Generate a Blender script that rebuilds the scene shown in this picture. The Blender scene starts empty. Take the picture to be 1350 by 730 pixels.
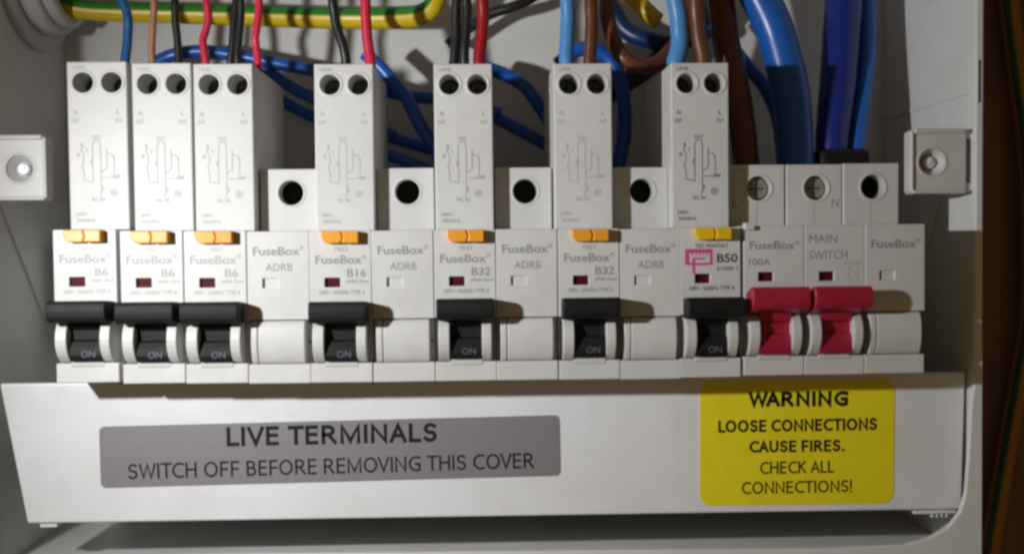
import bpy, bmesh, math, random
from mathutils import Vector, Matrix
random.seed(7)
S = 0.001                      # everything below is written in millimetres
scene = bpy.context.scene
C = scene.collection

# ------------------------------------------------------------------ camera
CAM = Vector((-5.186, -293.68, -4.76))
RX = Vector((0.99938720, -0.03362551, -0.00972360))
DN = Vector((-0.01075893, -0.03074743, -0.99946928))
FW = Vector((0.03330869, 0.99896142, -0.03109036))
cd = bpy.data.cameras.new('camera'); cam = bpy.data.objects.new('camera', cd); C.objects.link(cam)
m = Matrix.Identity(4)
for i in range(3):
    m[i][0] = RX[i]; m[i][1] = -DN[i]; m[i][2] = -FW[i]; m[i][3] = CAM[i] * S
cam.matrix_world = m
cd.sensor_width = 36; cd.lens = 36; cd.clip_start = 0.005; cd.clip_end = 20
cd.dof.use_dof = True; cd.dof.focus_distance = 0.310; cd.dof.aperture_fstop = 9.5
scene.camera = cam

# ------------------------------------------------------------------ light
w = bpy.data.worlds.new('World'); scene.world = w; w.use_nodes = True
bg = w.node_tree.nodes['Background']
bg.inputs[0].default_value = (1.0, 0.70, 0.36, 1); bg.inputs[1].default_value = 0.10

def spot(name, loc, aim, power, col, size, ang, blend):
    d = bpy.data.lights.new(name, 'SPOT'); d.energy = power; d.color = col
    d.shadow_soft_size = size * S; d.spot_size = math.radians(ang); d.spot_blend = blend
    o = bpy.data.objects.new(name, d); C.objects.link(o)
    o.location = Vector(loc) * S
    o.rotation_euler = (Vector(aim) - Vector(loc)).to_track_quat('-Z', 'Y').to_euler()
    return o
spot('torch', (-170, -160, 24), (92, 0, -66), 2.5, (.975, .988, 1.0), 5.0, 140, 1.0)

scene.view_settings.view_transform = 'Standard'; scene.view_settings.look = 'None'
scene.view_settings.exposure = 0; scene.view_settings.gamma = 1
scene.view_settings.use_curve_mapping = False
scene.cycles.filter_width = 2.8

# ------------------------------------------------------------------ helpers
def at(px, py, y):
    """a point of the photograph, put at its own depth y (mm behind the breaker fronts)"""
    d = RX * ((px - 675) / 1350) + DN * ((py - 365) / 1350) + FW
    return CAM + d * ((y - CAM.y) / d.y)

def mat(name, col, rough=0.4, metal=0.0, noise=0.0, nscale=400, bump=0.0, bscale=1500, spec=0.5, coat=0.0, dirt=0.0):
    mt = bpy.data.materials.new(name); mt.use_nodes = True
    nt = mt.node_tree; b = nt.nodes['Principled BSDF']
    b.inputs['Base Color'].default_value = (*col, 1); b.inputs['Roughness'].default_value = rough
    b.inputs['Metallic'].default_value = metal; b.inputs['Specular IOR Level'].default_value = spec
    b.inputs['Coat Weight'].default_value = coat
    tc = nt.nodes.new('ShaderNodeTexCoord')
    if noise or dirt:
        n = nt.nodes.new('ShaderNodeTexNoise'); n.inputs['Scale'].default_value = nscale; n.inputs['Detail'].default_value = 5
        nt.links.new(tc.outputs['Object'], n.inputs['Vector'])
        r = nt.nodes.new('ShaderNodeValToRGB')
        r.color_ramp.elements[0].position = 0.3; r.color_ramp.elements[1].position = 0.7
        k0 = 1 - noise; k1 = 1 + noise * 0.5
        r.color_ramp.elements[0].color = (col[0]*k0, col[1]*k0*0.99, col[2]*k0*0.96, 1)
        r.color_ramp.elements[1].color = (min(1, col[0]*k1), min(1, col[1]*k1), min(1, col[2]*k1), 1)
        nt.links.new(n.outputs['Fac'], r.inputs['Fac'])
        out = r.outputs['Color']
        if dirt:
            n2 = nt.nodes.new('ShaderNodeTexNoise'); n2.inputs['Scale'].default_value = nscale * 1.7; n2.inputs['Detail'].default_value = 8
            n2.inputs['Roughness'].default_value = 0.75
            nt.links.new(tc.outputs['Object'], n2.inputs['Vector'])
            r2 = nt.nodes.new('ShaderNodeValToRGB')
            r2.color_ramp.elements[0].position = 0.56; r2.color_ramp.elements[1].position = 0.80
            r2.color_ramp.elements[0].color = (0, 0, 0, 1); r2.color_ramp.elements[1].color = (dirt, dirt, dirt, 1)
            nt.links.new(n2.outputs['Fac'], r2.inputs['Fac'])
            mx = nt.nodes.new('ShaderNodeMix'); mx.data_type = 'RGBA'
            nt.links.new(r2.outputs['Color'], mx.inputs['Factor'])
            nt.links.new(out, mx.inputs['A']); mx.inputs['B'].default_value = (0.30, 0.25, 0.18, 1)
            out = mx.outputs['Result']
            vo = nt.nodes.new('ShaderNodeTexVoronoi'); vo.inputs['Scale'].default_value = 170
            nt.links.new(tc.outputs['Object'], vo.inputs['Vector'])
            lt = nt.nodes.new('ShaderNodeMath'); lt.operation = 'LESS_THAN'; lt.inputs[1].default_value = .036
            nt.links.new(vo.outputs['Distance'], lt.inputs[0])
            sp = nt.nodes.new('ShaderNodeSeparateColor'); nt.links.new(vo.outputs['Color'], sp.inputs['Color'])
            gt = nt.nodes.new('ShaderNodeMath'); gt.operation = 'LESS_THAN'; gt.inputs[1].default_value = .22
            nt.links.new(sp.outputs['Red'], gt.inputs[0])
            ml = nt.nodes.new('ShaderNodeMath'); ml.operation = 'MULTIPLY'; nt.links.new(lt.outputs[0], ml.inputs[0]); nt.links.new(gt.outputs[0], ml.inputs[1])
            m2 = nt.nodes.new('ShaderNodeMath'); m2.operation = 'MULTIPLY'; m2.inputs[1].default_value = .55; nt.links.new(ml.outputs[0], m2.inputs[0])
            mx2 = nt.nodes.new('ShaderNodeMix'); mx2.data_type = 'RGBA'
            nt.links.new(m2.outputs[0], mx2.inputs['Factor']); nt.links.new(out, mx2.inputs['A']); mx2.inputs['B'].default_value = (.12, .09, .06, 1)
            out = mx2.outputs['Result']
        nt.links.new(out, b.inputs['Base Color'])
        mr = nt.nodes.new('ShaderNodeMapRange'); mr.inputs['To Min'].default_value = max(0, rough - .08); mr.inputs['To Max'].default_value = rough + .1
        nt.links.new(n.outputs['Fac'], mr.inputs['Value']); nt.links.new(mr.outputs['Result'], b.inputs['Roughness'])
    if bump:
        n3 = nt.nodes.new('ShaderNodeTexNoise'); n3.inputs['Scale'].default_value = bscale; n3.inputs['Detail'].default_value = 3
        nt.links.new(tc.outputs['Object'], n3.inputs['Vector'])
        bp = nt.nodes.new('ShaderNodeBump'); bp.inputs['Strength'].default_value = bump; bp.inputs['Distance'].default_value = 0.0002
        nt.links.new(n3.outputs['Fac'], bp.inputs['Height']); nt.links.new(bp.outputs['Normal'], b.inputs['Normal'])
    return mt

M_ = {
 'white':  mat('white_plastic', (.60, .597, .587), .44, noise=.05, nscale=120, bump=.14, bscale=2500, dirt=.14),
 'coat':   mat('white_powder_coat', (.70, .70, .69), .45, noise=.05, nscale=60, bump=.25, bscale=1200, dirt=.06),
 'cover':  mat('white_cover_coat', (.78, .79, .815), .36, noise=.05, nscale=45, bump=.3, bscale=900, dirt=.16),
 'black':  mat('black_plastic', (.007, .007, .0075), .60, noise=.3, nscale=500, bump=.2, spec=.3),
 'red':    mat('red_plastic', (.36, .011, .045), .38, noise=.08, nscale=300, bump=.08),
 'orange': mat('orange_plastic', (.80, .33, .02), .38, noise=.06, nscale=300),
 'yellow': mat('yellow_plastic', (.78, .50, .01), .38, noise=.06, nscale=300),
 'flag':   mat('dark_red_flag', (.07, .004, .007), .6, spec=.15),
 'dark':   mat('dark_cavity', (.02, .018, .015), .8),
 'ink':    mat('grey_ink', (.25, .25, .25), .6),
 'ink2':   mat('pale_ink', (.36, .36, .36), .6),  # pale print; on the first three breakers its paleness is painted glare
 'inkd':   mat('dark_ink', (.06, .06, .06), .6),
 'pink':   mat('pink_ink', (.62, .06, .26), .6),
 'onink':  mat('on_ink', (.10, .115, .16), .5),
 'steel':  mat('screw_steel', (.34, .34, .27), .36, metal=.3, noise=.55, nscale=1100),
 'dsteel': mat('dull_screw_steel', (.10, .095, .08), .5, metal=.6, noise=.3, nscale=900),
 'zinc':   mat('bright_zinc', (.78, .79, .82), .30, metal=.3),
 'silver': mat('silver_label', (.27, .255, .27), .42, metal=.2, noise=.10, nscale=2200, bump=.12, bscale=3000),
 'ylabel': mat('yellow_label', (.86, .745, .014), .40, noise=.04, nscale=200, bump=.05),
 'txt':    mat('label_black', (.010, .0095, .009), .6, spec=.2),
 'txt2':   mat('label_grey', (.014, .013, .014), .6, spec=.2),
 'wood':   None,
 'w_blue': mat('blue_pvc', (.012, .105, .46), .30, noise=.1, nscale=300),
 'w_dblue': mat('dark_blue_pvc', (.015, .11, .30), .32, noise=.1, nscale=300),
 'w_navy': mat('navy_pvc', (.006, .028, .11), .36, noise=.1, nscale=300),
 'w_lblue': mat('light_blue_pvc', (.08, .28, .62), .34, noise=.06, nscale=300),
 'w_vblue': mat('royal_blue_pvc', (.008, .024, .20), .30, noise=.1, nscale=300),
 'w_red':  mat('red_pvc', (.62, .025, .07), .30, noise=.06, nscale=300),
 'w_dred': mat('dark_red_pvc', (.34, .008, .018), .30, noise=.06, nscale=300),
 'w_black': mat('black_pvc', (.018, .018, .02), .32, noise=.2, nscale=300),
 'w_brown': mat('brown_pvc', (.13, .045, .018), .34, noise=.12, nscale=300, dirt=.2),
 'w_tan':  mat('tan_pvc', (.42, .20, .12), .36, noise=.1, nscale=300),
 'w_dyel': mat('shaded_earth_yellow', (.34, .17, .02), .45, noise=.15, nscale=300),  # earth yellow browned and darkened: shade and warm ambient light in the colour
 'w_dgrn': mat('shaded_earth_green', (.012, .06, .012), .45, noise=.15, nscale=300),  # earth green darkened likewise, shade painted into the colour
 'w_yel':  mat('earth_yellow_pvc', (.72, .52, .02), .34, noise=.06, nscale=300),
 'w_grn':  mat('earth_green_pvc', (.04, .24, .03), .34, noise=.06, nscale=300),
}
def wood():
    mt = bpy.data.materials.new('dark_wood'); mt.use_nodes = True; nt = mt.node_tree; b = nt.nodes['Principled BSDF']
    tc = nt.nodes.new('ShaderNodeTexCoord'); mp = nt.nodes.new('ShaderNodeMapping')
    mp.inputs['Scale'].default_value = (160, 160, 9)
    n = nt.nodes.new('ShaderNodeTexNoise'); n.inputs['Scale'].default_value = 1.6; n.inputs['Detail'].default_value = 8; n.inputs['Distortion'].default_value = .6
    r = nt.nodes.new('ShaderNodeValToRGB')
    r.color_ramp.elements[0].position = .3; r.color_ramp.elements[0].color = (.10, .054, .032, 1)
    r.color_ramp.elements[1].position = .75; r.color_ramp.elements[1].color = (.22, .122, .072, 1)
    nt.links.new(tc.outputs['Object'], mp.inputs['Vector']); nt.links.new(mp.outputs['Vector'], n.inputs['Vector'])
    nt.links.new(n.outputs['Fac'], r.inputs['Fac']); nt.links.new(r.outputs['Color'], b.inputs['Base Color'])
    b.inputs['Roughness'].default_value = .6
    bp = nt.nodes.new('ShaderNodeBump'); bp.inputs['Strength'].default_value = .3; bp.inputs['Distance'].default_value = .0004
    nt.links.new(n.outputs['Fac'], bp.inputs['Height']); nt.links.new(bp.outputs['Normal'], b.inputs['Normal'])
    return mt
M_['wood'] = wood()

def _arc(cx, cz, rx, rz, a0, a1, n=16):
    return [(cx + rx * math.cos(math.radians(a0 + (a1 - a0) * i / n)), cz + rz * math.sin(math.radians(a0 + (a1 - a0) * i / n))) for i in range(n + 1)]
GLYPH = {
 'A': (.66, [[(0, 0), (.33, 1), (.66, 0)], [(.13, .34), (.53, .34)]]),
 'B': (.50, [[(0, 0), (0, 1), (.22, 1)] + _arc(.22, .765, .22, .235, 90, -90)[1:] + [(0, .53)], [(0, .53), (.24, .53)] + _arc(.24, .265, .26, .265, 90, -90)[1:] + [(0, 0)]]),
 'C': (.60, [_arc(.44, .5, .44, .5, 62, 298)]),
 'E': (.44, [[(.44, 1), (0, 1), (0, 0), (.44, 0)], [(0, .53), (.41, .53)]]),
 'F': (.42, [[(.42, 1), (0, 1), (0, 0)], [(0, .49), (.39, .49)]]),
 'G': (.66, [_arc(.46, .5, .46, .5, 62, 290) + [(.66, .06), (.66, .47), (.42, .47)]]),
 'H': (.60, [[(0, 0), (0, 1)], [(.60, 0), (.60, 1)], [(0, .53), (.60, .53)]]),
 'I': (.0, [[(0, 0), (0, 1)]]),
 'K': (.54, [[(0, 0), (0, 1)], [(.50, 1), (.02, .45)], [(.17, .58), (.54, 0)]]),
 'L': (.42, [[(0, 1), (0, 0), (.42, 0)]]),
 'M': (.80, [[(0, 0), (0, 1), (.40, .06), (.80, 1), (.80, 0)]]),
 'N': (.62, [[(0, 0), (0, 1), (.62, 0), (.62, 1)]]),
 'O': (.78, [_arc(.39, .5, .39, .5, 90, 450, 36)]),
 'R': (.56, [[(0, 0), (0, 1), (.22, 1)] + _arc(.22, .745, .25, .255, 90, -90)[1:] + [(0, .49)], [(.24, .49), (.56, 0)]]),
 'S': (.48, [_arc(.26, .755, .24, .245, 38, 255, 12) + _arc(.23, .265, .25, .265, 72, -150, 14)]),
 'T': (.60, [[(0, 1), (.60, 1)], [(.30, 1), (.30, 0)]]),
 'U': (.60, [[(0, 1), (0, .34)] + _arc(.30, .34, .30, .34, 180, 360)[1:] + [(.60, 1)]]),
 'V': (.64, [[(0, 1), (.32, 0), (.64, 1)]]),
 'W': (1.0, [[(0, 1), (.25, 0), (.50, .98), (.75, 0), (1.0, 1)]]),
 '.': (.0, [[(0, .0), (0, .02)]]),
 '!': (.0, [[(0, .34), (0, 1)], [(0, 0), (0, .02)]]),
}
KERN = {'WA': .16, 'AU': .0, 'AL': .0, 'VE': .02, 'VI': .0, 'OV': .06, 'TC': .08, 'TE': .04, 'TI': .0, 'LO': .06, 'FO': .06, 'CA': .04, 'KA': .0, 'AR': .02}
class MB:
    """collects shapes (mm) into one bmesh"""
    def __init__(s): s.bm = bmesh.new()
    def _add(s, bm2, smooth=False):
        me = bpy.data.meshes.new('tmp'); 
        for f in bm2.faces: f.smooth = smooth
        bm2.to_mesh(me); bm2.free(); s.bm.from_mesh(me); bpy.data.meshes.remove(me)
        return s
    def box(s, x0, x1, y0, y1, z0, z1, bev=0.0, seg=2):
        b = bmesh.new(); bmesh.ops.create_cube(b, size=1)
        for v in b.verts:
            v.co = Vector(((x0+x1)/2 + v.co.x*(x1-x0), (y0+y1)/2 + v.co.y*(y1-y0), (z0+z1)/2 + v.co.z*(z1-z0)))
        if bev: bmesh.ops.bevel(b, geom=list(b.edges), offset=bev, segments=seg, affect='EDGES', profile=.5)
        return s._add(b)
    def prism(s, prof, x0, x1, bev=0.0, seg=2, smooth=False):
        """profile of (y, z) points pushed along x"""
        b = bmesh.new()
        A = [b.verts.new((x0, y, z)) for y, z in prof]; B = [b.verts.new((x1, y, z)) for y, z in prof]
        n = len(prof)
        b.faces.new(A); b.faces.new(B[::-1])
        for i in range(n): b.faces.new((A[i], B[i], B[(i+1) % n], A[(i+1) % n]))
        bmesh.ops.recalc_face_normals(b, faces=b.faces)
        if bev: bmesh.ops.bevel(b, geom=list(b.edges), offset=bev, segments=seg, affect='EDGES', profile=.5, clamp_overlap=True)
        return s._add(b, smooth)
    def slab(s, pts, y0, y1, bev=0.0, seg=2):
        """outline of (x, z) points pushed along y"""
        b = bmesh.new()
        A = [b.verts.new((x, y0, z)) for x, z in pts]; B = [b.verts.new((x, y1, z)) for x, z in pts]
        n = len(pts); b.faces.new(A); b.faces.new(B[::-1])
        for i in range(n): b.faces.new((A[i], B[i], B[(i+1) % n], A[(i+1) % n]))
        bmesh.ops.recalc_face_normals(b, faces=b.faces)
        if bev: bmesh.ops.bevel(b, geom=list(b.edges), offset=bev, segments=seg, affect='EDGES', profile=.5, clamp_overlap=True)
        return s._add(b)
    def holed(s, outer, holes, y0, y1, bev=.25):
        """plate in the xz plane with holes, real openings, softened rims"""
        cu = bpy.data.curves.new('tmp', 'CURVE'); cu.dimensions = '2D'; cu.fill_mode = 'BOTH'
        t = (y1 - y0) / 2
        cu.extrude = t - bev; cu.bevel_depth = bev; cu.bevel_resolution = 2; cu.offset = -bev
        def spl(pts):
            sp = cu.splines.new('POLY'); sp.points.add(len(pts) - 1)
            for p, (x, z) in zip(sp.points, pts): p.co = (x, z, 0, 1)
            sp.use_cyclic_u = True
        spl(outer)
        for h in holes: spl(h)
        o = bpy.data.objects.new('tmp', cu); C.objects.link(o)
        dg = bpy.context.evaluated_depsgraph_get(); me = bpy.data.meshes.new_from_object(o.evaluated_get(dg))
        bpy.data.objects.remove(o); bpy.data.curves.remove(cu)
        b = bmesh.new(); b.from_mesh(me); bpy.data.meshes.remove(me)
        for v in b.verts: v.co = Vector((v.co.x, (y0 + y1) / 2 - v.co.z, v.co.y))
        bmesh.ops.remove_doubles(b, verts=b.verts, dist=.001)
        bmesh.ops.recalc_face_normals(b, faces=b.faces)
        return s._add(b)
    def cyl(s, c, axis, r, h, n=24, bev=0.0, r2=None):
        b = bmesh.new(); bmesh.ops.create_cone(b, cap_ends=True, segments=n, radius1=r, radius2=r if r2 is None else r2, depth=h)
        if bev: bmesh.ops.bevel(b, geom=[e for e in b.edges if abs(e.verts[0].co.z - e.verts[1].co.z) < 1e-6], offset=bev, segments=2, affect='EDGES', profile=.5)
        q = Vector((0, 0, 1)).rotation_difference(Vector(axis)).to_matrix()
        for v in b.verts: v.co = q @ v.co + Vector(c)
        return s._add(b)
    def ring(s, c, axis, ro, ri, h, n=48):
        b = bmesh.new(); q = Vector((0, 0, 1)).rotation_difference(Vector(axis)).to_matrix(); R = []
        e = min(.8, (ro - ri) / 4, h / 4)
        prof = [(ro, -h/2), (ro, h/2 - e), (ro - e, h/2), (ri + e, h/2), (ri, h/2 - e), (ri, -h/2)]
        for i in range(n):
            a = 2 * math.pi * i / n
            R.append([b.verts.new(q @ Vector((r * math.cos(a), r * math.sin(a), z)) + Vector(c)) for r, z in prof])
        k = len(prof)
        for i in range(n):
            for j in range(k): b.faces.new((R[i][j], R[(i+1) % n][j], R[(i+1) % n][(j+1) % k], R[i][(j+1) % k]))
        bmesh.ops.recalc_face_normals(b, faces=b.faces)
        return s._add(b, True)
    def lathe(s, c, prof, n=32):
        """(radius, y) profile turned about the y axis"""
        b = bmesh.new(); R = []
        for i in range(n):
            a = 2 * math.pi * i / n
            R.append([b.verts.new((c[0] + r * math.cos(a), c[1] + y, c[2] + r * math.sin(a))) for r, y in prof])
        for i in range(n):
            for j in range(len(prof) - 1): b.faces.new((R[i][j], R[(i+1) % n][j], R[(i+1) % n][j+1], R[i][j+1]))
        bmesh.ops.remove_doubles(b, verts=b.verts, dist=.001)
        bmesh.ops.recalc_face_normals(b, faces=b.faces)
        return s._add(b, True)
    def line(s, x0, z0, x1, z1, y, w):
        """a printed line: a hair-thin strip standing .02 mm proud"""
        d = Vector((x1 - x0, z1 - z0)); L = d.length or 1; n = Vector((-d.y, d.x)) / L * (w / 2)
        P = [(x0 + n.x, z0 + n.y), (x0 - n.x, z0 - n.y), (x1 - n.x, z1 - n.y), (x1 + n.x, z1 + n.y)]
        return s.slab(P, y - .04, y)
    def text(s, string, width, cap, bold=0.0, cx=0, cz=0, y=0, rot=0, depth=.04):
        cu = bpy.data.curves.new('tmp', 'FONT'); cu.body = string; cu.resolution_u = 3
        cu.size = 1
        o = bpy.data.objects.new('tmp', cu); C.objects.link(o)
        dg = bpy.context.evaluated_depsgraph_get(); me = bpy.data.meshes.new_from_object(o.evaluated_get(dg))
        bpy.data.objects.remove(o); bpy.data.curves.remove(cu)
        xs = [v.co.x for v in me.vertices]; x0, x1 = min(xs), max(xs)
        CAPH = .69
        b = bmesh.new(); b.from_mesh(me); bpy.data.meshes.remove(me)
        ca, sa = math.cos(rot), math.sin(rot)
        for v in b.verts:
            u = ((v.co.x - x0) / (x1 - x0) - .5) * width; t = (v.co.y / CAPH - .5) * cap
            v.co = Vector((cx + u * ca - t * sa, y - depth, cz + u * sa + t * ca))
        bmesh.ops.remove_doubles(b, verts=b.verts, dist=.0005)
        ext = bmesh.ops.extrude_face_region(b, geom=list(b.faces))
        for g in ext['geom']:
            if isinstance(g, bmesh.types.BMVert): g.co.y += depth
        bmesh.ops.recalc_face_normals(b, faces=b.faces)
        if bold:                                     # heavier strokes: shifted copies, each a hair proud of the last
            k = bold * cap * 1.5
            for n_, (dx, dz) in enumerate(((k, 0), (-k, 0), (0, k * .7), (0, -k * .7))):
                c2 = b.copy()
                for v in c2.verts: v.co += Vector((dx, -.002 * (n_ + 1), dz))
                s._add(c2)
        return s._add(b)
    def strokes(s, string, width, cap, weight, cx, cz, y, rot=0, depth=.04):
        """capitals of even stroke, as printed on the two labels"""
        cap_ = cap * (1 - weight); runs = []; x = 0; gap = .17 + weight * .9
        last = ''
        for ch in string:
            if ch == ' ': x += .34; last = ''; continue
            w_, lines = GLYPH[ch]
            x -= KERN.get(last + ch, 0) + (.06 if ch in 'AVWT' else 0) + (.06 if last and last in 'AVWTL' else 0); last = ch
            for ln in lines: runs.append([(x + a, b_) for a, b_ in ln])
            x += w_ + gap
        tot = x - gap; t = weight * cap; sx = (width - t) / tot
        ca, sa = math.cos(rot), math.sin(rot)
        for n_, ln in enumerate(runs):
            P = [Vector((a * sx - (width - t) / 2, (b_ - .5) * cap_)) for a, b_ in ln]
            closed = (P[0] - P[-1]).length < 1e-4
            if closed: P = P[:-1]
            m_ = len(P); L = []; R = []
            for i in range(m_):
                d0 = P[i] - P[i-1] if (i or closed) else P[1] - P[0]
                d1 = P[(i+1) % m_] - P[i] if (i < m_ - 1 or closed) else d0
                d0 = d0.normalized(); d1 = d1.normalized()
                n0 = Vector((-d0.y, d0.x)); n1 = Vector((-d1.y, d1.x)); nn = n0 + n1
                nn = nn.normalized() if nn.length > .05 else n0
                k = min(1 / max(nn.dot(n0), .1), 2.2) * t / 2
                e = Vector((0, 0))
                if not closed and i == 0: e = -d1 * t / 2
                if not closed and i == m_ - 1: e = d0 * t / 2
                L.append(P[i] + nn * k + e); R.append(P[i] - nn * k + e)
            b = bmesh.new(); yy = y - depth - .0015 * (n_ % 4)
            f3 = lambda v: (cx + v.x * ca - v.y * sa, yy, cz + v.x * sa + v.y * ca)
            A = [b.verts.new(f3(v)) for v in L]; B = [b.verts.new(f3(v)) for v in R]
            for i in range(m_ if closed else m_ - 1):
                j = (i + 1) % m_; b.faces.new((A[i], A[j], B[j], B[i]))
            ext = bmesh.ops.extrude_face_region(b, geom=list(b.faces))
            for g in ext['geom']:
                if isinstance(g, bmesh.types.BMVert): g.co.y = y + .01
            bmesh.ops.recalc_face_normals(b, faces=b.faces)
            s._add(b)
        return s
    def mesh(s, name, mats):
        for v in s.bm.verts: v.co *= S
        me = bpy.data.meshes.new(name); s.bm.to_mesh(me); s.bm.free()
        for mt in (mats if isinstance(mats, (list, tuple)) else [mats]): me.materials.append(M_[mt])
        return me

CACHE = {}
def part(name, parent, material, build, key=None, loc=(0, 0, 0), label=None):
    """one mesh object under its thing; alike parts share mesh data"""
    k = (name, key, material) if key is not None else None
    if k and k in CACHE: me = CACHE[k]
    else:
        mb = MB(); build(mb); me = mb.mesh(name, material)
        if k: CACHE[k] = me
    o = bpy.data.objects.new(name, me); C.objects.link(o)
    o.location = Vector(loc) * S
    if parent: o.parent = parent
    if label: o['label'] = label
    return o
def thing(name, label, cat, loc=(0, 0, 0), group=None):
    o = bpy.data.objects.new(name, None); C.objects.link(o); o.location = Vector(loc) * S
    o.empty_display_size = .005
    if name in ('circuit_breaker', 'blank_module', 'main_switch'):
        o.rotation_euler = (math.radians(random.uniform(-.25, .25)), math.radians(random.uniform(-.18, .18)), math.radians(random.uniform(-.35, .35))); o.location.y += random.uniform(-.12, .12) * S
    o['label'] = label; o['category'] = cat
    if group: o['group'] = group
    return o
def tag(o, label, cat, group=None):
    o['label'] = label; o['category'] = cat
    if group: o['group'] = group
    return o
def rect(x0, x1, z0, z1, r=0.0, n=5):
    if not r: return [(x0, z0), (x1, z0), (x1, z1), (x0, z1)]
    out = []
    for cx, cz, a0 in ((x1 - r, z0 + r, -90), (x1 - r, z1 - r, 0), (x0 + r, z1 - r, 90), (x0 + r, z0 + r, 180)):
        for i in range(n + 1):
            a = math.radians(a0 + 90 * i / n); out.append((cx + r * math.cos(a), cz + r * math.sin(a)))
    return out
def circ(cx, cz, r, n=36): return [(cx + r * math.cos(2*math.pi*i/n), cz + r * math.sin(2*math.pi*i/n)) for i in range(n)]

# ------------------------------------------------------------------ wall and box
BACK = 85.0; XL, XR = -154.0, 146.5; ZT, ZB = 135.0, -103.0; RIM = 14.0; T = 1.4
wl = part('wall', None, 'wood', lambda b: b.box(-420, 420, BACK + 2.5, BACK + 20, -330, 330)); wl['kind'] = 'structure'

unit = thing('consumer_unit', 'open white metal enclosure of the consumer unit fixed on dark wood', 'fuse box', (0, BACK, ZB))
U0 = Vector((0, BACK, ZB))
def up(name, material, build, parent=None, label=None):
    o = part(name, parent or unit, material, build, loc=(-U0) if parent is None else (0, 0, 0), label=label); return o
up('back_panel', 'coat', lambda b: b.box(XL, XR, BACK, BACK + T, ZB, ZT))
up('side_panel', 'coat', lambda b: b.box(XL - T, XL, RIM, BACK + T, ZB - T, ZT + T, .5))
def right_side(b):
    b.box(XR, XR + T + 1.2, RIM, BACK + T, ZB - T, ZT + T, .6)
    b.box(XR - .5, XR, 17, BACK, 40.2, 41.0, .2)             # pressed bead
up('side_panel', 'coat', right_side)
up('top_panel', 'coat', lambda b: b.box(XL, XR, RIM, BACK + T, ZT, ZT + T, .3))
up('bottom_panel', 'coat', lambda b: b.box(XL, XR, RIM + 2.5, BACK + T, ZB - T, ZB, .3))
def front_lip(b):
    inner = [(1295, 452), (1287, 490), (1281, 530), (1277, 600), (1273, 650), (1266, 674), (1250, 695), (1225, 709), (1195, 717), (1100, 722), (675, 726), (300, 730), (60, 734), (-80, 738)]
    P = [at(x, y, RIM) for x, y in inner]; pts = [(p.x, p.z) for p in P]
    pts += [(XL, -113), (XR - 4, -113), (XR + .8, -111), (XR + T + 1.15, -106)]
    b.slab(pts, RIM - .35, RIM + 1.6, .3)
up('front_lip', 'coat', front_lip)
def gus_l(b):
    b.box(XL, XL + .5, 0, 1, 0, 1)
    b.bm.clear()
    for pts in ([(28, 12.5), (64, -31.5), (84, -32.5), (84, 12.5)],):
        b.prism(pts, XL, XL + .8, .15)
up('gusset', 'coat', gus_l)
up('gusset', 'coat', lambda b: b.prism([(34, 14), (50, -14), (62, -40), (84, -40), (84, 14)], XR - .8, XR, .15))
up('slot', 'dark', lambda b: b.box(XR + .9, XR + 1.6, RIM - .03, RIM + .5, 37, 50))
up('punched_hole', 'dark', lambda b: b.cyl((at(445, 693, 75).x, 76, ZB + .02), (0, 0, 1), 1.0, .1))
# brackets for the lid screws
def bracket(b, x0, x1, z0, z1, sgn):
    y = RIM
    b.holed(rect(x0, x1, z0, z1, 2.4), [circ((x0 + x1) / 2 - sgn * 2.0, (z0 + z1) / 2 - .2, 4.3)], y + 1.6, y + 3.0, .5)
    b.box(x0 + .8, x1 - .6, y + .1, y + 7, z1 - 1.5, z1, .7, 4)
    b.box(x0 + .3, x1 - .3, y + .5, y + 7, z0, z0 + 1.3, .62, 4)
    xx = x0 if sgn > 0 else x1 - .8
    b.box(xx - .2, xx + 1.0, y + .8, y + 6, z0 + .6, z1 - .6, .58, 4)
    if sgn > 0:
        b.box(x1 - .6, XR + .1, y + 2.6, y + 6, z1 - 3, z1 - .6, .4); b.box(x1 - .6, XR + .1, y + 2.6, y + 6, z0 + .4, z0 + 3.4, .4)
    else:
        b.box(XL - .1, x0 + .6, y + 2.6, y + 6, z1 - 3, z1 - .6, .4); b.box(XL - .1, x0 + .6, y + 2.6, y + 6, z0 + .4, z0 + 3.4, .4)
for sgn, (x0, x1, z0, z1) in ((-1, (-152.5, -132.8, 9.8, 29.2)), (1, (127.1, 144.6, 9.6, 29.4))):
    br = up('lid_bracket', 'white', lambda b: bracket(b, x0, x1, z0, z1, sgn))
    cx = (x0 + x1) / 2 - sgn * 2.0; cz = (z0 + z1) / 2 - .2
    def dim(b):
        b.ring((cx, RIM + 1.75, cz), (0, -1, 0), 4.9, 4.0, .5, 40)
        b.lathe((cx, 0, cz), [(4.25, RIM + 1.8), (3.9, RIM + 2.3), (2.5, RIM + 4.6), (2.2, RIM + 5.2), (0, RIM + 5.2)], 32)
    part('screw_boss', br, 'white', dim)
    def scr(b):
        b.cyl((cx + .2, RIM + 4.3, cz), (0, -1, 0), 1.9, 1.8, 20, .5)
        b.cyl((cx + .5, RIM + 3.2, cz + .2), (0, -1, 0), 1.0, .8, 3, .15)
    part('screw', br, 'zinc', scr)
# cable gland through the side
def gland(b):
    b.ring((XL + 1.2, 60, 92.5), (1, 0, 0), 30, 18, 2.4, 64)
    b.ring((XL + 5.4, 60, 92.5), (1, 0, 0), 24.5, 18.5, 6, 64)
    b.ring((XL + 10, 60, 92.5), (1, 0, 0), 22, 18, 4.4, 64)
gl = up('cable_gland', 'white', gland)
part('gland_hole', gl, 'dark', lambda b: b.cyl((XL + .3, 60, 92.5), (1, 0, 0), 18.4, .5, 48))
up('din_rail', 'zinc', lambda b: b.box(-148, 141, 61, 84.8, -36, -2, .4))

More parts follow.
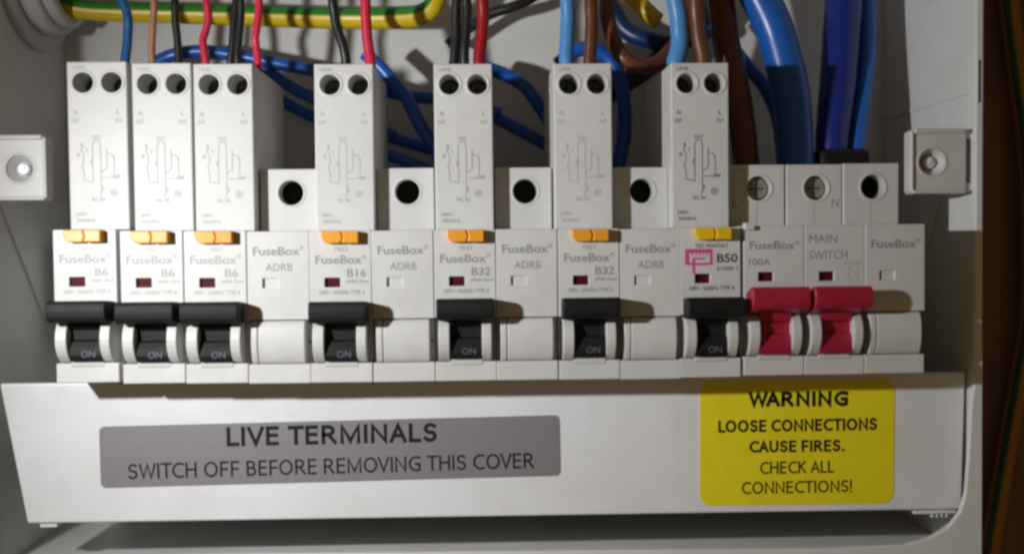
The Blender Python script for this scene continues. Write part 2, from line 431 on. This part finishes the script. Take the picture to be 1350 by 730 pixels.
# ------------------------------------------------------------------ breaker modules
W = 17.6; HW = W / 2
TOP_R, TOP_B = 49.4, 19.0
def x_mod(i): return (i - 7.5) * 17.8
DX = {1: -.55, 2: .25, 3: .35, 4: .35, 5: .15, 11: -.3, 12: .25, 13: .3, 14: .3}
DZ = {1: .8, 2: .3, 3: .1, 4: -.2, 5: -.2, 6: -.25, 7: -.2, 8: -.2, 9: -.3, 10: -.5, 11: -.2, 12: .0, 13: .2, 14: .2}

def lower_body(b, bump, slot):
    # label face with its indicator window
    b.holed(rect(-HW, HW, -25.2, 0, .35, 2), [rect(-4.5, -.1, -16.1, -13.4, .2, 2)], 0, 2.2, .22)
    b.box(-HW, HW, 5, 18.5, -43.4, 0, .25); b.box(-HW + .02, HW - .02, 2.2, 6, -25, -.02, .15)
    # foot panel
    b.box(-HW, HW, .25, 6, -43.4, -37.9, .25)
    # back half behind the cover
    b.box(-HW + .05, HW - .05, 20.6, 60, -84, -43.3, .3)
    b.box(-HW, HW, 18.3, 60, -43.6, .05, .3)
def cheek(b, x0, x1, bulge=1.0):
    prof = [(5.4, -25.4), (.3, -25.5)]
    for y, z in ((-.9, -26.2), (-1.7, -27.4), (-2.2, -29), (-2.4, -30.8), (-2.3, -32.6), (-1.9, -34.2), (-1.2, -35.7), (-.3, -36.9), (.7, -37.7)): prof.append((y * bulge, z))
    prof.append((5.4, -38.1))
    b.prism(prof, x0, x1, .28, 2)
def rcbo_top(b):
    b.holed(rect(-HW + .1, HW - .1, .05, TOP_R, .3, 2), [circ(-4.05, 43.3, 2.95), circ(4.3, 43.3, 2.95)], 12.5, 26, .42)
    b.box(-HW + .1, HW - .1, 26, 59.6, .05, TOP_R, .3)
    for hx in (-4.05, 4.3): b.ring((hx, 12.5, 43.3), (0, -1, 0), 3.75, 3.0, .34, 40)
    for yy, zz in ((30, 44), (46, 33)):
        b.cyl((HW - .1, yy, zz), (1, 0, 0), .55, .3, 10); b.cyl((-HW + .1, yy, zz), (1, 0, 0), .55, .3, 10)
def lever_mesh(b, wd=8.1, slot=4.45):
    bar = [(1, -19.4), (-6.6, -18.9), (-7.5, -19.2), (-8.0, -20.0), (-8.2, -21.8), (-8.0, -23.6), (-7.5, -24.6), (-6.4, -25.0), (1, -25.4)]
    b.prism([(max(y, -9.6) if y < 0 else -.2, z) for y, z in bar], -wd, wd, .45, 3)
    stem = [(-2.2, -24.4), (-1.4, -26.6), (.3, -27.4), (.3, -30.2), (-.6, -30.7), (-1.4, -32.5), (-1.6, -34.6), (-1.1, -36.2), (1.9, -36.8), (1.9, -24.4)]
    b.prism(stem, -slot, slot, .2, 2)
def scoop(b):
    prof = [(3.5, -35.6), (2.0, -36.1), (-.1, -38.3), (.3, -39.1), (3.5, -39.1)]
    b.prism(prof, -4.55, 4.55, .1)
def orange_btn(b):
    L = [(-5.0, -.1), (-5.0, -1.9), (-3.9, -3.6), (.3, -3.6), (.9, -2.1), (.3, -.1)]
    b.slab(L, -2.6, .6, .3)
    b.slab([(.75, -.15), (1.2, -2.1), (.75, -3.55), (5.5, -3.55), (5.5, -.15)], -3.2, .6, .3)
DG = []   # the wiring diagram printed on the tall half, as (x0,z0,x1,z1)
def dl(x, y): return ((870 + x * .342 - 929.5) / 4.41, 49.4 - (y - 53) * .342 / 4.41)
for pts in ([(118, 400), (118, 430), (112, 445), (118, 470), (118, 500), (152, 508), (152, 372)], [(182, 372), (182, 545), (176, 560)],
            [(205, 380), (205, 455), (182, 470)], [(232, 412), (232, 475)], [(152, 372), (158, 350), (178, 350), (182, 372)], [(205, 398), (226, 404), (232, 420)],
            [(118, 400), (108, 385), (118, 370)], [(188, 490), (250, 490)], [(182, 520), (192, 532), (182, 545)], [(152, 420), (144, 432), (152, 444)]):
    q = [dl(*p) for p in pts]
    DG += [(*q[i], *q[i+1]) for i in range(len(q) - 1)]
def diagram(b):
    y = 12.5
    for l in DG: b.line(*l, y, .22)
    x, z = dl(228, 548); c = circ(x, z, .95, 12)
    for i in range(12): b.line(*c[i], *c[(i+1) % 12], y, .2)
    b.line(x - .7, z, x + .7, z, y, .2); b.line(x, z - .7, x, z + .7, y, .2)
    for s_, px, py, wd, cp in (('N', 92, 243, 1.0, 1.4), ('OUT', 90, 275, 2.3, 1.2), ('L', 252, 243, .9, 1.4), ('OUT', 252, 275, 2.3, 1.2), ('TEST', 168, 338, 2.8, 1.0),
                               ('1', 112, 366, .4, 1.1), ('R', 100, 405, 1.0, 1.2), ('T', 130, 388, .8, 1.1), ('N', 152, 572, .9, 1.2), ('L IN', 178, 572, 2.3, 1.2), ('TRIP', 238, 486, 2.4, 1.0),
                               ('240V~', 108, 628, 3.8, 1.1), ('50/60Hz', 122, 652, 5.4, 1.1)):
        x, z = dl(px, py); b.text(s_, wd, cp, .008, x, z, y)
def screw_head(b, x, z, y, r):
    b.cyl((x, y + 1.0, z), (0, -1, 0), r, 2.0, 24, .3)
def screw_cross(b, x, z, y, r):
    b.box(x - r * .7, x + r * .7, y - .05, y + .25, z - .22, z + .22); b.box(x - .22, x + .22, y - .06, y + .24, z - r * .7, z + r * .7)

def brand(b, z):
    b.text('FuseBox', 13.0, 2.35, .02, -.5, z, 0)
    b.text('\u00ae', 1.25, 1.3, .0, 6.8, z + .75, 0)
RC_GROUP = 'tall residual current breakers in the row'
def rcbo(i, rating, label, ink='ink', mark=False):
    t = thing('circuit_breaker', label, 'circuit breaker', (x_mod(i) + DX.get(i, 0), 0, DZ.get(i, 0)), RC_GROUP)
    p = lambda n, mt, bd, key, **k: part(n, t, mt, bd, key, **k)
    p('lower_housing', 'white', lambda b: lower_body(b, 1, 1), 'r')
    p('upper_housing', 'white', rcbo_top, 'r')
    p('lever_guard', 'white', lambda b: cheek(b, -7.75, -4.6, 1.35), 'l'); p('lever_guard', 'white', lambda b: cheek(b, 4.6, 7.4, 1.35), 'r')
    p('lever_scoop', 'white', scoop, 'r')
    lv = p('lever', 'black', lever_mesh, 'r', loc=(0, 0, -.5 if i in (7, 9) else -.9))
    part('on_mark', lv, 'onink', lambda b: b.text('ON', 3.9, 1.9, .006, .9, -34.2, -1.6), 'on')
    p('test_button', 'yellow' if mark else 'orange', orange_btn, 'r')
    p('indicator_window', 'flag', lambda b: b.box(-4.6, 0, 1.1, 2.3, -16.2, -13.3), 'r')
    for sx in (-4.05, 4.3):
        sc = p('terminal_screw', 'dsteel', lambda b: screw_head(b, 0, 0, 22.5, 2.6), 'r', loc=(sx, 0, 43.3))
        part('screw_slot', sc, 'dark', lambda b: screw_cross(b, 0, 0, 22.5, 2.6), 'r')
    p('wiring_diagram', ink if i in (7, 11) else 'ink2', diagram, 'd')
    p('terminal_lettering', ink, lambda b: b.text('LINE', 3.4, 1.0, .008, -5.2, 47.7, 12.5), 'line')
    p('button_lettering', ink, lambda b: b.text('TEST MONTHLY' if mark else 'TEST', 9.5 if mark else 4.2, 1.1, .008, .3, -5.3, 0), 'tm' if mark else 't')
    if mark:
        def emb(b):
            x0, x1, z0, z1 = -7.4, .6, -11.6, -6.2
            b.slab(rect(x0, x1, z1 - 1.2, z1, .5), -.05, 0); b.slab(rect(x0, x0 + 1.2, z0 + .8, z1 - .9, .5), -.06, 0)
            b.slab(rect(x0 + .7, x1 - .5, z0 + .7, z0 + 1.4, .3), -.05, 0); b.slab(rect(x1 - .8, x1, z0 + .9, z1 - .9, .3), -.06, 0)
            b.slab(rect(-5.3, -4.5, -13.3, -8.8, .2), -.07, 0); b.slab(rect(-5.0, -1.4, -9.3, -8.7, .2), -.055, 0)
            for k in range(5): b.slab([(-5.6 + k * 1.1, -8.2), (-5.3 + k * 1.1, -8.2), (-5.0 + k * 1.1, -7.3), (-5.3 + k * 1.1, -7.3)], -.05, 0)
        p('brand_mark', 'pink', emb, 'm')
        p('rating_lettering', 'inkd', lambda b: b.text(rating, 5.8, 2.4, .03, 4.9, -8.9, 0), rating)
        p('specification_lettering', ink, lambda b: b.text('61009-1', 6.0, 1.1, .008, 4.9, -11.9, 0), 'm')
    else:
        p('brand_lettering', 'ink2' if i < 4 else 'ink', lambda b: brand(b, -8.2), 'rc')  # paler ink on the first three paints in the washed-out glare
        p('rating_lettering', ink, lambda b: b.text(rating, 5.3 if len(rating) > 2 else 3.6, 2.2, .02, 4.6, -12.0, 0), rating)
        p('specification_lettering', ink, lambda b: b.text('6000A 30mA', 6.4, .9, .004, 4.9, -14.4, 0), 'm')
    p('voltage_lettering', ink, lambda b: b.text('240V~ 50/60Hz TYPE A', 13.2, 1.2, .006, .4, -17.5, 0), 'v')
    return t

def blank_body(b, single=True):
    lower_body(b, 1, 0)
    b.holed(rect(-HW + .1, HW - .1, .0, TOP_B, .3, 2), [circ(.6, 11.8, 3.7)], 18, 24, .42)
    b.ring((.6, 18, 11.8), (0, -1, 0), 4.5, 3.75, .34, 44)
    b.box(-HW + .1, HW - .1, 29.5, 59.6, .05, TOP_B, .3)
    b.box(-HW + .1, HW - .1, 23.6, 30, TOP_B - 2.5, TOP_B, .2)
    b.box(-HW + .1, -HW + 1.3, 23.6, 30, .1, TOP_B, .2); b.box(HW - 1.3, HW - .1, 23.6, 30, .1, TOP_B, .2)
BL_GROUP = 'blank filler modules in the row'
def blank(i, label, letters=True):
    t = thing('blank_module', label, 'blank module', (x_mod(i) + DX.get(i, 0), 0, DZ.get(i, 0)), BL_GROUP)
    p = lambda n, mt, bd, key, **k: part(n, t, mt, bd, key, **k)
    p('housing', 'white', blank_body, 'b')
    p('terminal_cavity', 'dark', lambda b: b.box(-HW + 1.4, HW - 1.4, 28, 29.4, .4, TOP_B - 2.6), 'b')
    p('bump_cover', 'white', lambda b: cheek(b, -5.75, 7.4, .6), 'b')
    p('bump_end', 'white', lambda b: cheek(b, -7.75, -5.95, .6), 'b')
    p('indicator_window', 'white', lambda b: b.box(-3.9, 0, .5, 2.3, -16.4, -13.2, .15), 'b')
    p('brand_lettering', 'ink', lambda b: brand(b, -5.6), 'bl')
    if letters: p('type_lettering', 'ink', lambda b: b.text('ADRB', 7.6, 2.2, .0, .2, -10.2, 0), 'bl')
    p('side_catch', 'dark', lambda b: b.cyl((8.0, 4.8, -32), (0, 1, 0), .32, .6, 10), 'b')
    return t

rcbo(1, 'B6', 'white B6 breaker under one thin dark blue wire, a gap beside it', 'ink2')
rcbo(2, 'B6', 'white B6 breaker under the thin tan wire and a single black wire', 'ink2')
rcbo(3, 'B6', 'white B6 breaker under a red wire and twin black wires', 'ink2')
blank(4, 'white blank module between a B6 breaker and the B16 breaker')
rcbo(5, 'B16', 'white B16 breaker with orange test button under one black and one red wire')
blank(6, 'white blank module between the B16 breaker and a B32 breaker')
rcbo(7, 'B32', 'white B32 breaker under two black wires and a dark red wire')
blank(8, 'white blank module between the two B32 breakers')
rcbo(9, 'B32', 'white B32 breaker under a light blue and a straight brown wire')
blank(10, 'white blank module between a B32 breaker and the B50 breaker')
rcbo(11, 'B50', 'white B50 breaker with yellow test button and pink mark', 'inkd', True)

ms = thing('main_switch', 'white two pole main switch with two red levers and MAIN SWITCH lettering', 'main switch', (x_mod(12.5) + .4, 0, .1))
for k, cx in enumerate((-8.9, 8.9)):
    def mp(n, mt, bd, key=None, parent=None, loc=None): return part(n, parent or ms, mt, bd, key, loc=(cx, 0, 0) if loc is None else loc)
    mp('housing', 'white', blank_body, 'b')
    mp('terminal_cavity', 'dark', lambda b: b.box(-HW + 1.4, HW - 1.4, 28, 29.4, .4, TOP_B - 2.6), 'b')
    mp('lever_guard', 'white', lambda b: cheek(b, -7.75, -4.7, 1.35), 'ml'); mp('lever_guard', 'white', lambda b: cheek(b, 4.7, 7.4, 1.35), 'mr')
    mp('lever_scoop', 'white', scoop, 'r')
    def red_lever(b):
        bar = [(1, -18.6), (-5.8, -16.6), (-7.0, -16.7), (-7.9, -17.5), (-8.3, -19.6), (-8.0, -21.8), (-7.2, -22.9), (-5.8, -23.4), (1, -25.0)]
        b.prism([(-.2 if y > 0 else y, z) for y, z in bar], -8.3, 8.3, .4, 3)
        stem = [(-2.4, -23.6), (-1.4, -26.6), (.3, -27.4), (.3, -30.2), (-.6, -30.7), (-1.4, -32.5), (-1.6, -34.6), (-1.1, -36.2), (1.9, -36.8), (1.9, -23.6)]
        b.prism(stem, -4.7, 4.7, .2, 2)
    mp('lever', 'red', red_lever, 'm', loc=(cx, 0, -.8))
    mp('indicator_window', 'flag', lambda b: b.box(-4.6, 0, 1.1, 2.3, -16.2, -13.3), 'r')
    sc = mp('terminal_screw', 'steel', lambda b: screw_head(b, .6, 11.8, 20.2, 3.3), 'm')
    part('screw_slot', sc, 'dark', lambda b: screw_cross(b, .6, 11.8, 20.2, 3.3), 'm')
    if k == 0:
        mp('brand_lettering', 'ink', lambda b: brand(b, -5.6), 'bl')
        mp('rating_lettering', 'ink', lambda b: b.text('100A', 6.2, 2.0, .012, -4.2, -10.4, 0))
        mp('terminal_lettering', 'ink', lambda b: b.text('L', 1.7, 2.6, .0, -6.6, 7.2, 18))
        mp('terminal_lettering', 'ink2', lambda b: b.text('LINE', 3.2, 1.0, .0, -5.2, 17.0, 18))
        mp('tab', 'white', lambda b: b.box(-8.7, -5.9, -1.4, 2, -1.2, .9, .25))
    else:
        mp('main_lettering', 'ink', lambda b: b.text('MAIN', 8.2, 2.5, .0, -3.4, -3.9, 0))
        mp('switch_lettering', 'ink', lambda b: b.text('SWITCH', 11.2, 2.5, .0, -1.9, -8.6, 0))
        mp('terminal_lettering', 'ink', lambda b: b.text('N', 2.2, 2.6, .0, 6.5, 7.2, 18))
        def sym(b):
            for xx in (4.4, 6.8):
                b.line(xx, -16.6, xx, -15.2, 0, .2); b.line(xx, -15.2, xx - .7, -13.6, 0, .2); b.line(xx, -13.2, xx, -12.2, 0, .2); b.line(xx - .5, -12.2, xx + .5, -12.2, 0, .2)
            b.text('AC-22A', 5.0, .9, .0, 5.2, -11.0, 0)
        mp('switch_symbol', 'ink2', sym)
for cx, z0 in ((-8.9, 0), (8.9, 0)):
    part('seam', ms, 'dark', lambda b: b.box(cx - .05, cx + .05, 17.985, 18.1, .3, 7.6))
bl = blank(14, 'white blank module at the end of the row beside the red main switch', False)
part('seam', bl, 'dark', lambda b: b.box(-.05, .05, 17.985, 18.1, .3, 7.6))

# ------------------------------------------------------------------ cover with its two labels
CY = 18.0
cov = thing('terminal_cover', 'long white metal cover below the breakers with a grey and a yellow label', 'cover', (0, CY, -88.5))
def cpart(n, mt, bd, parent=None, label=None):
    return part(n, parent or cov, mt, bd, loc=(0, -CY, 88.5) if parent is None else (0, 0, 0), label=label)
q = [at(-1, 505.5, CY), at(1273, 490, CY), at(1268, 671, CY), at(36, 690, CY)]
def cov_mesh(b):
    b.slab([(p.x, p.z) for p in q], CY, CY + 1.8, .7, 3)
    zl, zr = q[3].z, q[2].z
    b.slab([(q[3].x + 1, zl + .3), (q[2].x - 1, zr + .3), (q[2].x - 1, zr + 1.6), (q[3].x + 1, zl + 1.6)], CY + 1.4, CY + 26, .3)
cpart('cover_plate', 'cover', cov_mesh)
def clip_l(b):
    p = at(62, 690, CY); b.box(p.x - 2.6, p.x + 2.6, CY + 1, CY + 7, p.z - 1.4, p.z + .8, .3)
cpart('clip', 'cover', clip_l)
def clip_r(b):
    p = at(1236, 674, CY); b.box(p.x - 7, p.x + 6.5, CY + 1.2, CY + 9, p.z - 1.0, p.z + .8, .25)
    for k in range(4): b.box(p.x - 1 + k * 1.5, p.x - .6 + k * 1.5, CY + 1.6, CY + 8, p.z - 2.3, p.z - .6, .1)
cpart('clip', 'cover', clip_r)

def label(name, mt, px, lines, r, lab):
    P = [at(x, y, CY) for x, y in px]                       # TL TR BR BL
    c = sum(P, Vector()) / 4; ux = ((P[1] - P[0]) + (P[2] - P[3])); rot = math.atan2(ux.z, ux.x)
    w_ = ux.length / 2; h_ = ((P[0] - P[3]).length + (P[1] - P[2]).length) / 2
    ca, sa = math.cos(rot), math.sin(rot)
    pts = [(c.x + x * ca - z * sa, c.z + x * sa + z * ca) for x, z in rect(-w_/2, w_/2, -h_/2, h_/2, r, 8)]
    lb = cpart(name, mt, lambda b: b.slab(pts, CY - .16, CY + .02), label=lab)
    for nm, s_, a, b_, cap, bold, mt2 in lines:
        A = at(*a, CY - .16); B = at(*b_, CY - .16); cc = (A + B) / 2; d = B - A
        cp = cap / 1350 * (CY - .16 - CAM.y)
        part(nm, lb, mt2, lambda b: b.strokes(s_, d.length, cp, bold, cc.x, cc.z + cp / 2, CY - .16, math.atan2(d.z, d.x)))
label('warning_label', 'silver', [(130, 562.5), (738, 546), (738.5, 627), (134, 642)], [
    ('title_lettering', 'LIVE TERMINALS', (299, 588), (576, 582), 25.5, .195, 'txt2'),
    ('notice_lettering', 'SWITCH OFF BEFORE REMOVING THIS COVER', (169, 631.5), (704, 616.5), 20.5, .135, 'txt2')], 1.6,
    'grey metallic label reading LIVE TERMINALS')
label('warning_label', 'ylabel', [(923, 501), (1180, 499.5), (1177, 663), (922, 666)], [
    ('title_lettering', 'WARNING', (988, 536), (1118, 535), 20.5, .235, 'txt'),
    ('warning_lettering', 'LOOSE CONNECTIONS', (947, 570), (1156, 566.5), 16.5, .205, 'txt'),
    ('warning_lettering', 'CAUSE FIRES.', (988, 596.5), (1113, 594.5), 16, .205, 'txt'),
    ('warning_lettering', 'CHECK ALL', (1002, 624.5), (1100, 622.5), 16.5, .145, 'txt'),
    ('warning_lettering', 'CONNECTIONS!', (978, 651), (1123, 648), 16.5, .145, 'txt')], 3.6,
    'yellow label reading WARNING LOOSE CONNECTIONS CAUSE FIRES')

# ------------------------------------------------------------------ wires and cables
def tube(name, pts, mats, label, cat='wire', group=None, stripe=None, sides=16, sub=10):
    """pts: (px, py, depth, radius in px) or ('w', x, y, z, r in mm)"""
    P = []
    for p in pts:
        if p[0] == 'w': P.append((Vector(p[1:4]), p[4]))
        else:
            v = at(p[0], p[1], p[2]); P.append((v, p[3] * (p[2] - CAM.y) / 1350))
    out = []
    n = len(P)
    for i in range(n - 1):
        p0, p1, p2, p3 = P[max(i-1, 0)], P[i], P[i+1], P[min(i+2, n-1)]
        for k in range(sub if i < n - 2 else sub + 1):
            t = k / sub
            f = lambda a, b, c, d: .5 * ((2*b) + (c - a)*t + (2*a - 5*b + 4*c - d)*t*t + (3*b - a - 3*c + d)*t**3)
            out.append((Vector([f(p0[0][j], p1[0][j], p2[0][j], p3[0][j]) for j in range(3)]), f(p0[1], p1[1], p2[1], p3[1])))
    ph = random.uniform(0, 6)
    for i, (c, r) in enumerate(out):
        c.x += .16 * math.sin(i * .37 + ph) + 0.04 * math.sin(i * .93 + 2 * ph); c.y += .15 * math.sin(i * .31 + 3 * ph)
    mb = MB(); bm = mb.bm; rings = []; up_ = None
    for i, (c, r) in enumerate(out):
        t = (out[min(i+1, len(out)-1)][0] - out[max(i-1, 0)][0]).normalized()
        if up_ is None:
            up_ = Vector((0, 0, 1)) if abs(t.z) < .8 else Vector((0, -1, 0))
        up_ = (up_ - t * up_.dot(t)).normalized(); sd = t.cross(up_)
        rings.append([bm.verts.new(c + (up_ * math.cos(2*math.pi*k/sides) + sd * math.sin(2*math.pi*k/sides)) * r) for k in range(sides)])
    for i in range(len(rings) - 1):
        for k in range(sides):
            f = bm.faces.new((rings[i][k], rings[i][(k+1) % sides], rings[i+1][(k+1) % sides], rings[i+1][k])); f.smooth = True
            if stripe and k in stripe: f.material_index = 1
    bm.faces.new(rings[0]); bm.faces.new(rings[-1][::-1])
    bmesh.ops.recalc_face_normals(bm, faces=bm.faces)
    o = bpy.data.objects.new(name, mb.mesh(name, mats)); C.objects.link(o)
    return tag(o, label, cat, group)

UPY = -150
FRONT = 'wires entering the tops of the breakers'
def drop(name, mats, pts, y, r, label, ext=18):
    """a wire that comes down from above into a breaker top"""
    P = [(x, p, y, r) for x, p in pts]
    x0, y0 = pts[0]; x1, y1 = pts[1]
    tx = x0 + (x0 - x1) * .8
    P = [(tx, UPY, y + 10, r), ((tx + x0) / 2, (UPY + y0) / 2, y + 4, r)] + P
    xl, yl = pts[-1]
    P.append((xl, yl + ext, y, r))
    return tube(name, P, mats, label, 'wire', FRONT)
drop('blue_wire', ['w_dblue'], [(156, -20), (167, 18), (169, 45), (164, 84)], 32, 6, 'thin dark blue wire dropping into the breaker nearest the box side')
drop('tan_wire', ['w_tan'], [(202, -20), (202, 30), (200, 84)], 32, 4.5, 'thin straight tan brown wire into a B6 breaker')
drop('black_wire', ['w_black'], [(231, -20), (232, 30), (235, 84)], 32, 5, 'single black wire beside the thin tan wire')
drop('red_wire', ['w_red'], [(271, -20), (274, 25), (268, 55), (271, 84)], 32, 5, 'red wire with a wavy bend between black wires')
drop('black_wire', ['w_black'], [(312, -20), (309, 30), (303, 84)], 33, 5, 'black wire of a close pair, nearer the wavy red wire')
drop('black_wire', ['w_black'], [(318, -20), (316, 35), (313, 84)], 29, 5, 'black wire of a close pair, nearer the red wire behind the housing edge')
drop('red_wire', ['w_red'], [(342, -20), (339, 35), (337, 60), (341, 88)], 24, 5, 'red wire bending in behind the edge of a B6 breaker', 5)
drop('black_wire', ['w_black'], [(438, -20), (441, 25), (451, 55), (456, 84)], 32, 6.3, 'kinked black wire into the B16 breaker')
drop('red_wire', ['w_red'], [(480, -20), (483, 30), (488, 84)], 32, 7, 'red wire into the B16 breaker crossing the striped earth cable')
drop('black_wire', ['w_black'], [(603, -20), (601, 35), (599, 84)], 33, 6.5, 'black wire beside the blank gap into the middle B32 breaker')
drop('black_wire', ['w_black'], [(614, -20), (615, 30), (612, 84)], 30, 6.5, 'black wire against the dark red wire of the middle B32 breaker')
drop('red_wire', ['w_dred'], [(636, -20), (636, 30), (632, 84)], 32, 8, 'dark red wire into the middle B32 breaker')
drop('blue_wire', ['w_lblue'], [(748, -20), (748, 30), (747, 84)], 32, 9.5, 'straight light blue wire into a B32 breaker')
drop('brown_wire', ['w_brown'], [(779, -20), (779, 30), (778, 84)], 32, 8.5, 'straight brown wire beside the light blue wire')
drop('blue_wire', ['w_lblue'], [(886, -20), (895, 25), (896, 55), (891, 84)], 33, 12, 'thick curved light blue wire into the B50 breaker')
drop('brown_wire', ['w_brown'], [(915, -20), (920, 30), (927, 84)], 32, 11, 'brown wire into the B50 breaker between blue and thick brown')

tube('brown_cable', [(925, -150, 55, 18), (945, -30, 50, 18), (957, 50, 48, 18), (972, 130, 46, 18), (986, 225, 44, 17), (990, 300, 42, 16)], ['w_brown'],
     'thick brown cable running behind the B50 breaker to the main switch', 'cable')
tube('brown_wire', [(790, -150, 58, 11), (797, -20, 50, 11), (803, 35, 46, 11), (818, 72, 42, 11), (848, 88, 42, 10), (880, 72, 46, 10), (905, 30, 52, 10), (915, -40, 60, 10)], ['w_brown'],
     'brown wire hanging in a loop between the B32 and B50 breakers')
tube('blue_cable', [(950, -140, 46, 25), (990, -30, 45, 25), (1019, 35, 44, 25), (1038, 100, 43, 25), (1047, 170, 42, 24), (1050, 230, 41, 24), (1050, 300, 41, 24)], ['w_blue'],
     'very thick blue cable curving down to the main switch', 'cable')
tube('blue_wire', [(940, 30, 66, 9), (985, 88, 64, 9), (1010, 118, 62, 9), (1027, 165, 60, 9), (1035, 240, 58, 9)], ['w_blue'], 'thin blue wire partly behind the very thick blue cable')
tube('blue_cable', [(1112, -150, 60, 24), (1112, -20, 56, 24), (1108, 60, 52, 24), (1102, 130, 48, 23), (1096, 200, 45, 21), (1094, 260, 44, 20)], ['w_vblue'],
     'wide royal blue cable entering the black tape', 'cable')
tube('blue_cable', [(1142, -150, 63, 12), (1143, -20, 60, 12), (1142, 60, 56, 12), (1137, 130, 50, 12), (1127, 200, 46, 12), (1122, 260, 46, 12)], ['w_blue'],
     'narrow blue cable beside the wide royal blue one', 'cable')
def tape(b):
    A = at(1076, 197, 42); B = at(1146, 222, 40)
    b.box(A.x, B.x, 38, 57, B.z - 6, A.z, 2.2, 3)
tag(part('cable_clamp', None, 'black', tape), 'black tape collar round the two dark blue cables above the main switch', 'collar')

tube('earth_cable', [('w', -150, 60, 80, 3.2), (105, 13, 62, 12.5), (200, 17, 63, 13), (330, 21, 64, 13.5), (440, 24, 63, 14), (520, 24, 60, 14.5), (557, 19, 58, 14), (575, 2, 57, 13), (578, -40, 58, 12), (560, -150, 60, 12)],
     ['w_yel', 'w_grn'], 'green and yellow striped earth cable running across behind the wires', 'cable', stripe=(13, 14, 15, 0, 1, 2, 3))
tube('earth_cable', [(800, -60, 62, 12), (828, -8, 60, 12), (848, 12, 58, 12), (868, 28, 56, 11)], ['w_yel', 'w_grn'], 'short yellow earth tail behind the brown loop', 'cable', stripe=(5, 6, 7))
tube('blue_wire', [(770, -70, 74, 12), (800, 0, 74, 12), (822, 36, 72, 12), (850, 52, 70, 12), (890, 58, 70, 12), (930, 40, 72, 12)], ['w_navy'], 'dark blue wire sagging under the short yellow earth tail')
tube('black_wire', [(590, 60, 72, 7), (640, 22, 70, 7), (690, 4, 68, 7), (760, -40, 70, 7)], ['w_black'], 'black wire slanting upward behind the dark red wire')
tube('black_wire', [(790, 130, 76, 14), (850, 92, 72, 14), (890, 60, 70, 14), (960, -10, 72, 14)], ['w_black'], 'thick black wire slanting behind the brown loop')
BG = 'blue neutral wires trailing behind the breakers'
def trail(pts, label, m_='w_blue', r=8, y=70):
    tube('blue_wire', [(a, b, y if len(p) == 2 else p[2], r) for p in pts for a, b in [p[:2]]], [m_], label, 'wire', BG)
trail([(195, 110), (205, 85), (228, 73), (265, 68), (310, 73), (370, 85), (430, 96), (480, 110), (530, 125), (600, 133), (660, 150)], 'blue wire arching above the second breaker and running on toward the middle', r=8.5, y=66)
trail([(330, 76), (355, 95), (385, 116), (420, 132), (460, 150), (520, 180)], 'blue wire slanting down behind the B16 breaker, upper of two', y=68)
trail([(340, 110), (380, 137), (420, 157), (480, 172), (545, 190), (600, 205)], 'blue wire slanting down behind the B16 breaker, lower of two', y=72)
trail([(480, 70), (510, 98), (535, 130), (556, 168), (580, 208), (600, 250)], 'blue wire falling steeply in the gap before the middle B32 breaker', r=9, y=60)
trail([(480, 190), (520, 207), (560, 222), (600, 240)], 'short low blue wire just above a blank module', r=8, y=62)
trail([(630, 88), (660, 96), (690, 113), (713, 142), (730, 175), (745, 215)], 'blue wire curving down beside the middle B32 breaker', r=9, y=66)
trail([(630, 140), (660, 158), (700, 180), (740, 200), (790, 225)], 'straight blue wire sloping low between the two B32 breakers', r=8.5, y=70)
trail([(735, 85), (762, 66), (790, 68), (812, 92), (823, 135), (822, 180), (812, 240)], 'blue wire hooked over behind the second B32 breaker', r=9.5, y=64)

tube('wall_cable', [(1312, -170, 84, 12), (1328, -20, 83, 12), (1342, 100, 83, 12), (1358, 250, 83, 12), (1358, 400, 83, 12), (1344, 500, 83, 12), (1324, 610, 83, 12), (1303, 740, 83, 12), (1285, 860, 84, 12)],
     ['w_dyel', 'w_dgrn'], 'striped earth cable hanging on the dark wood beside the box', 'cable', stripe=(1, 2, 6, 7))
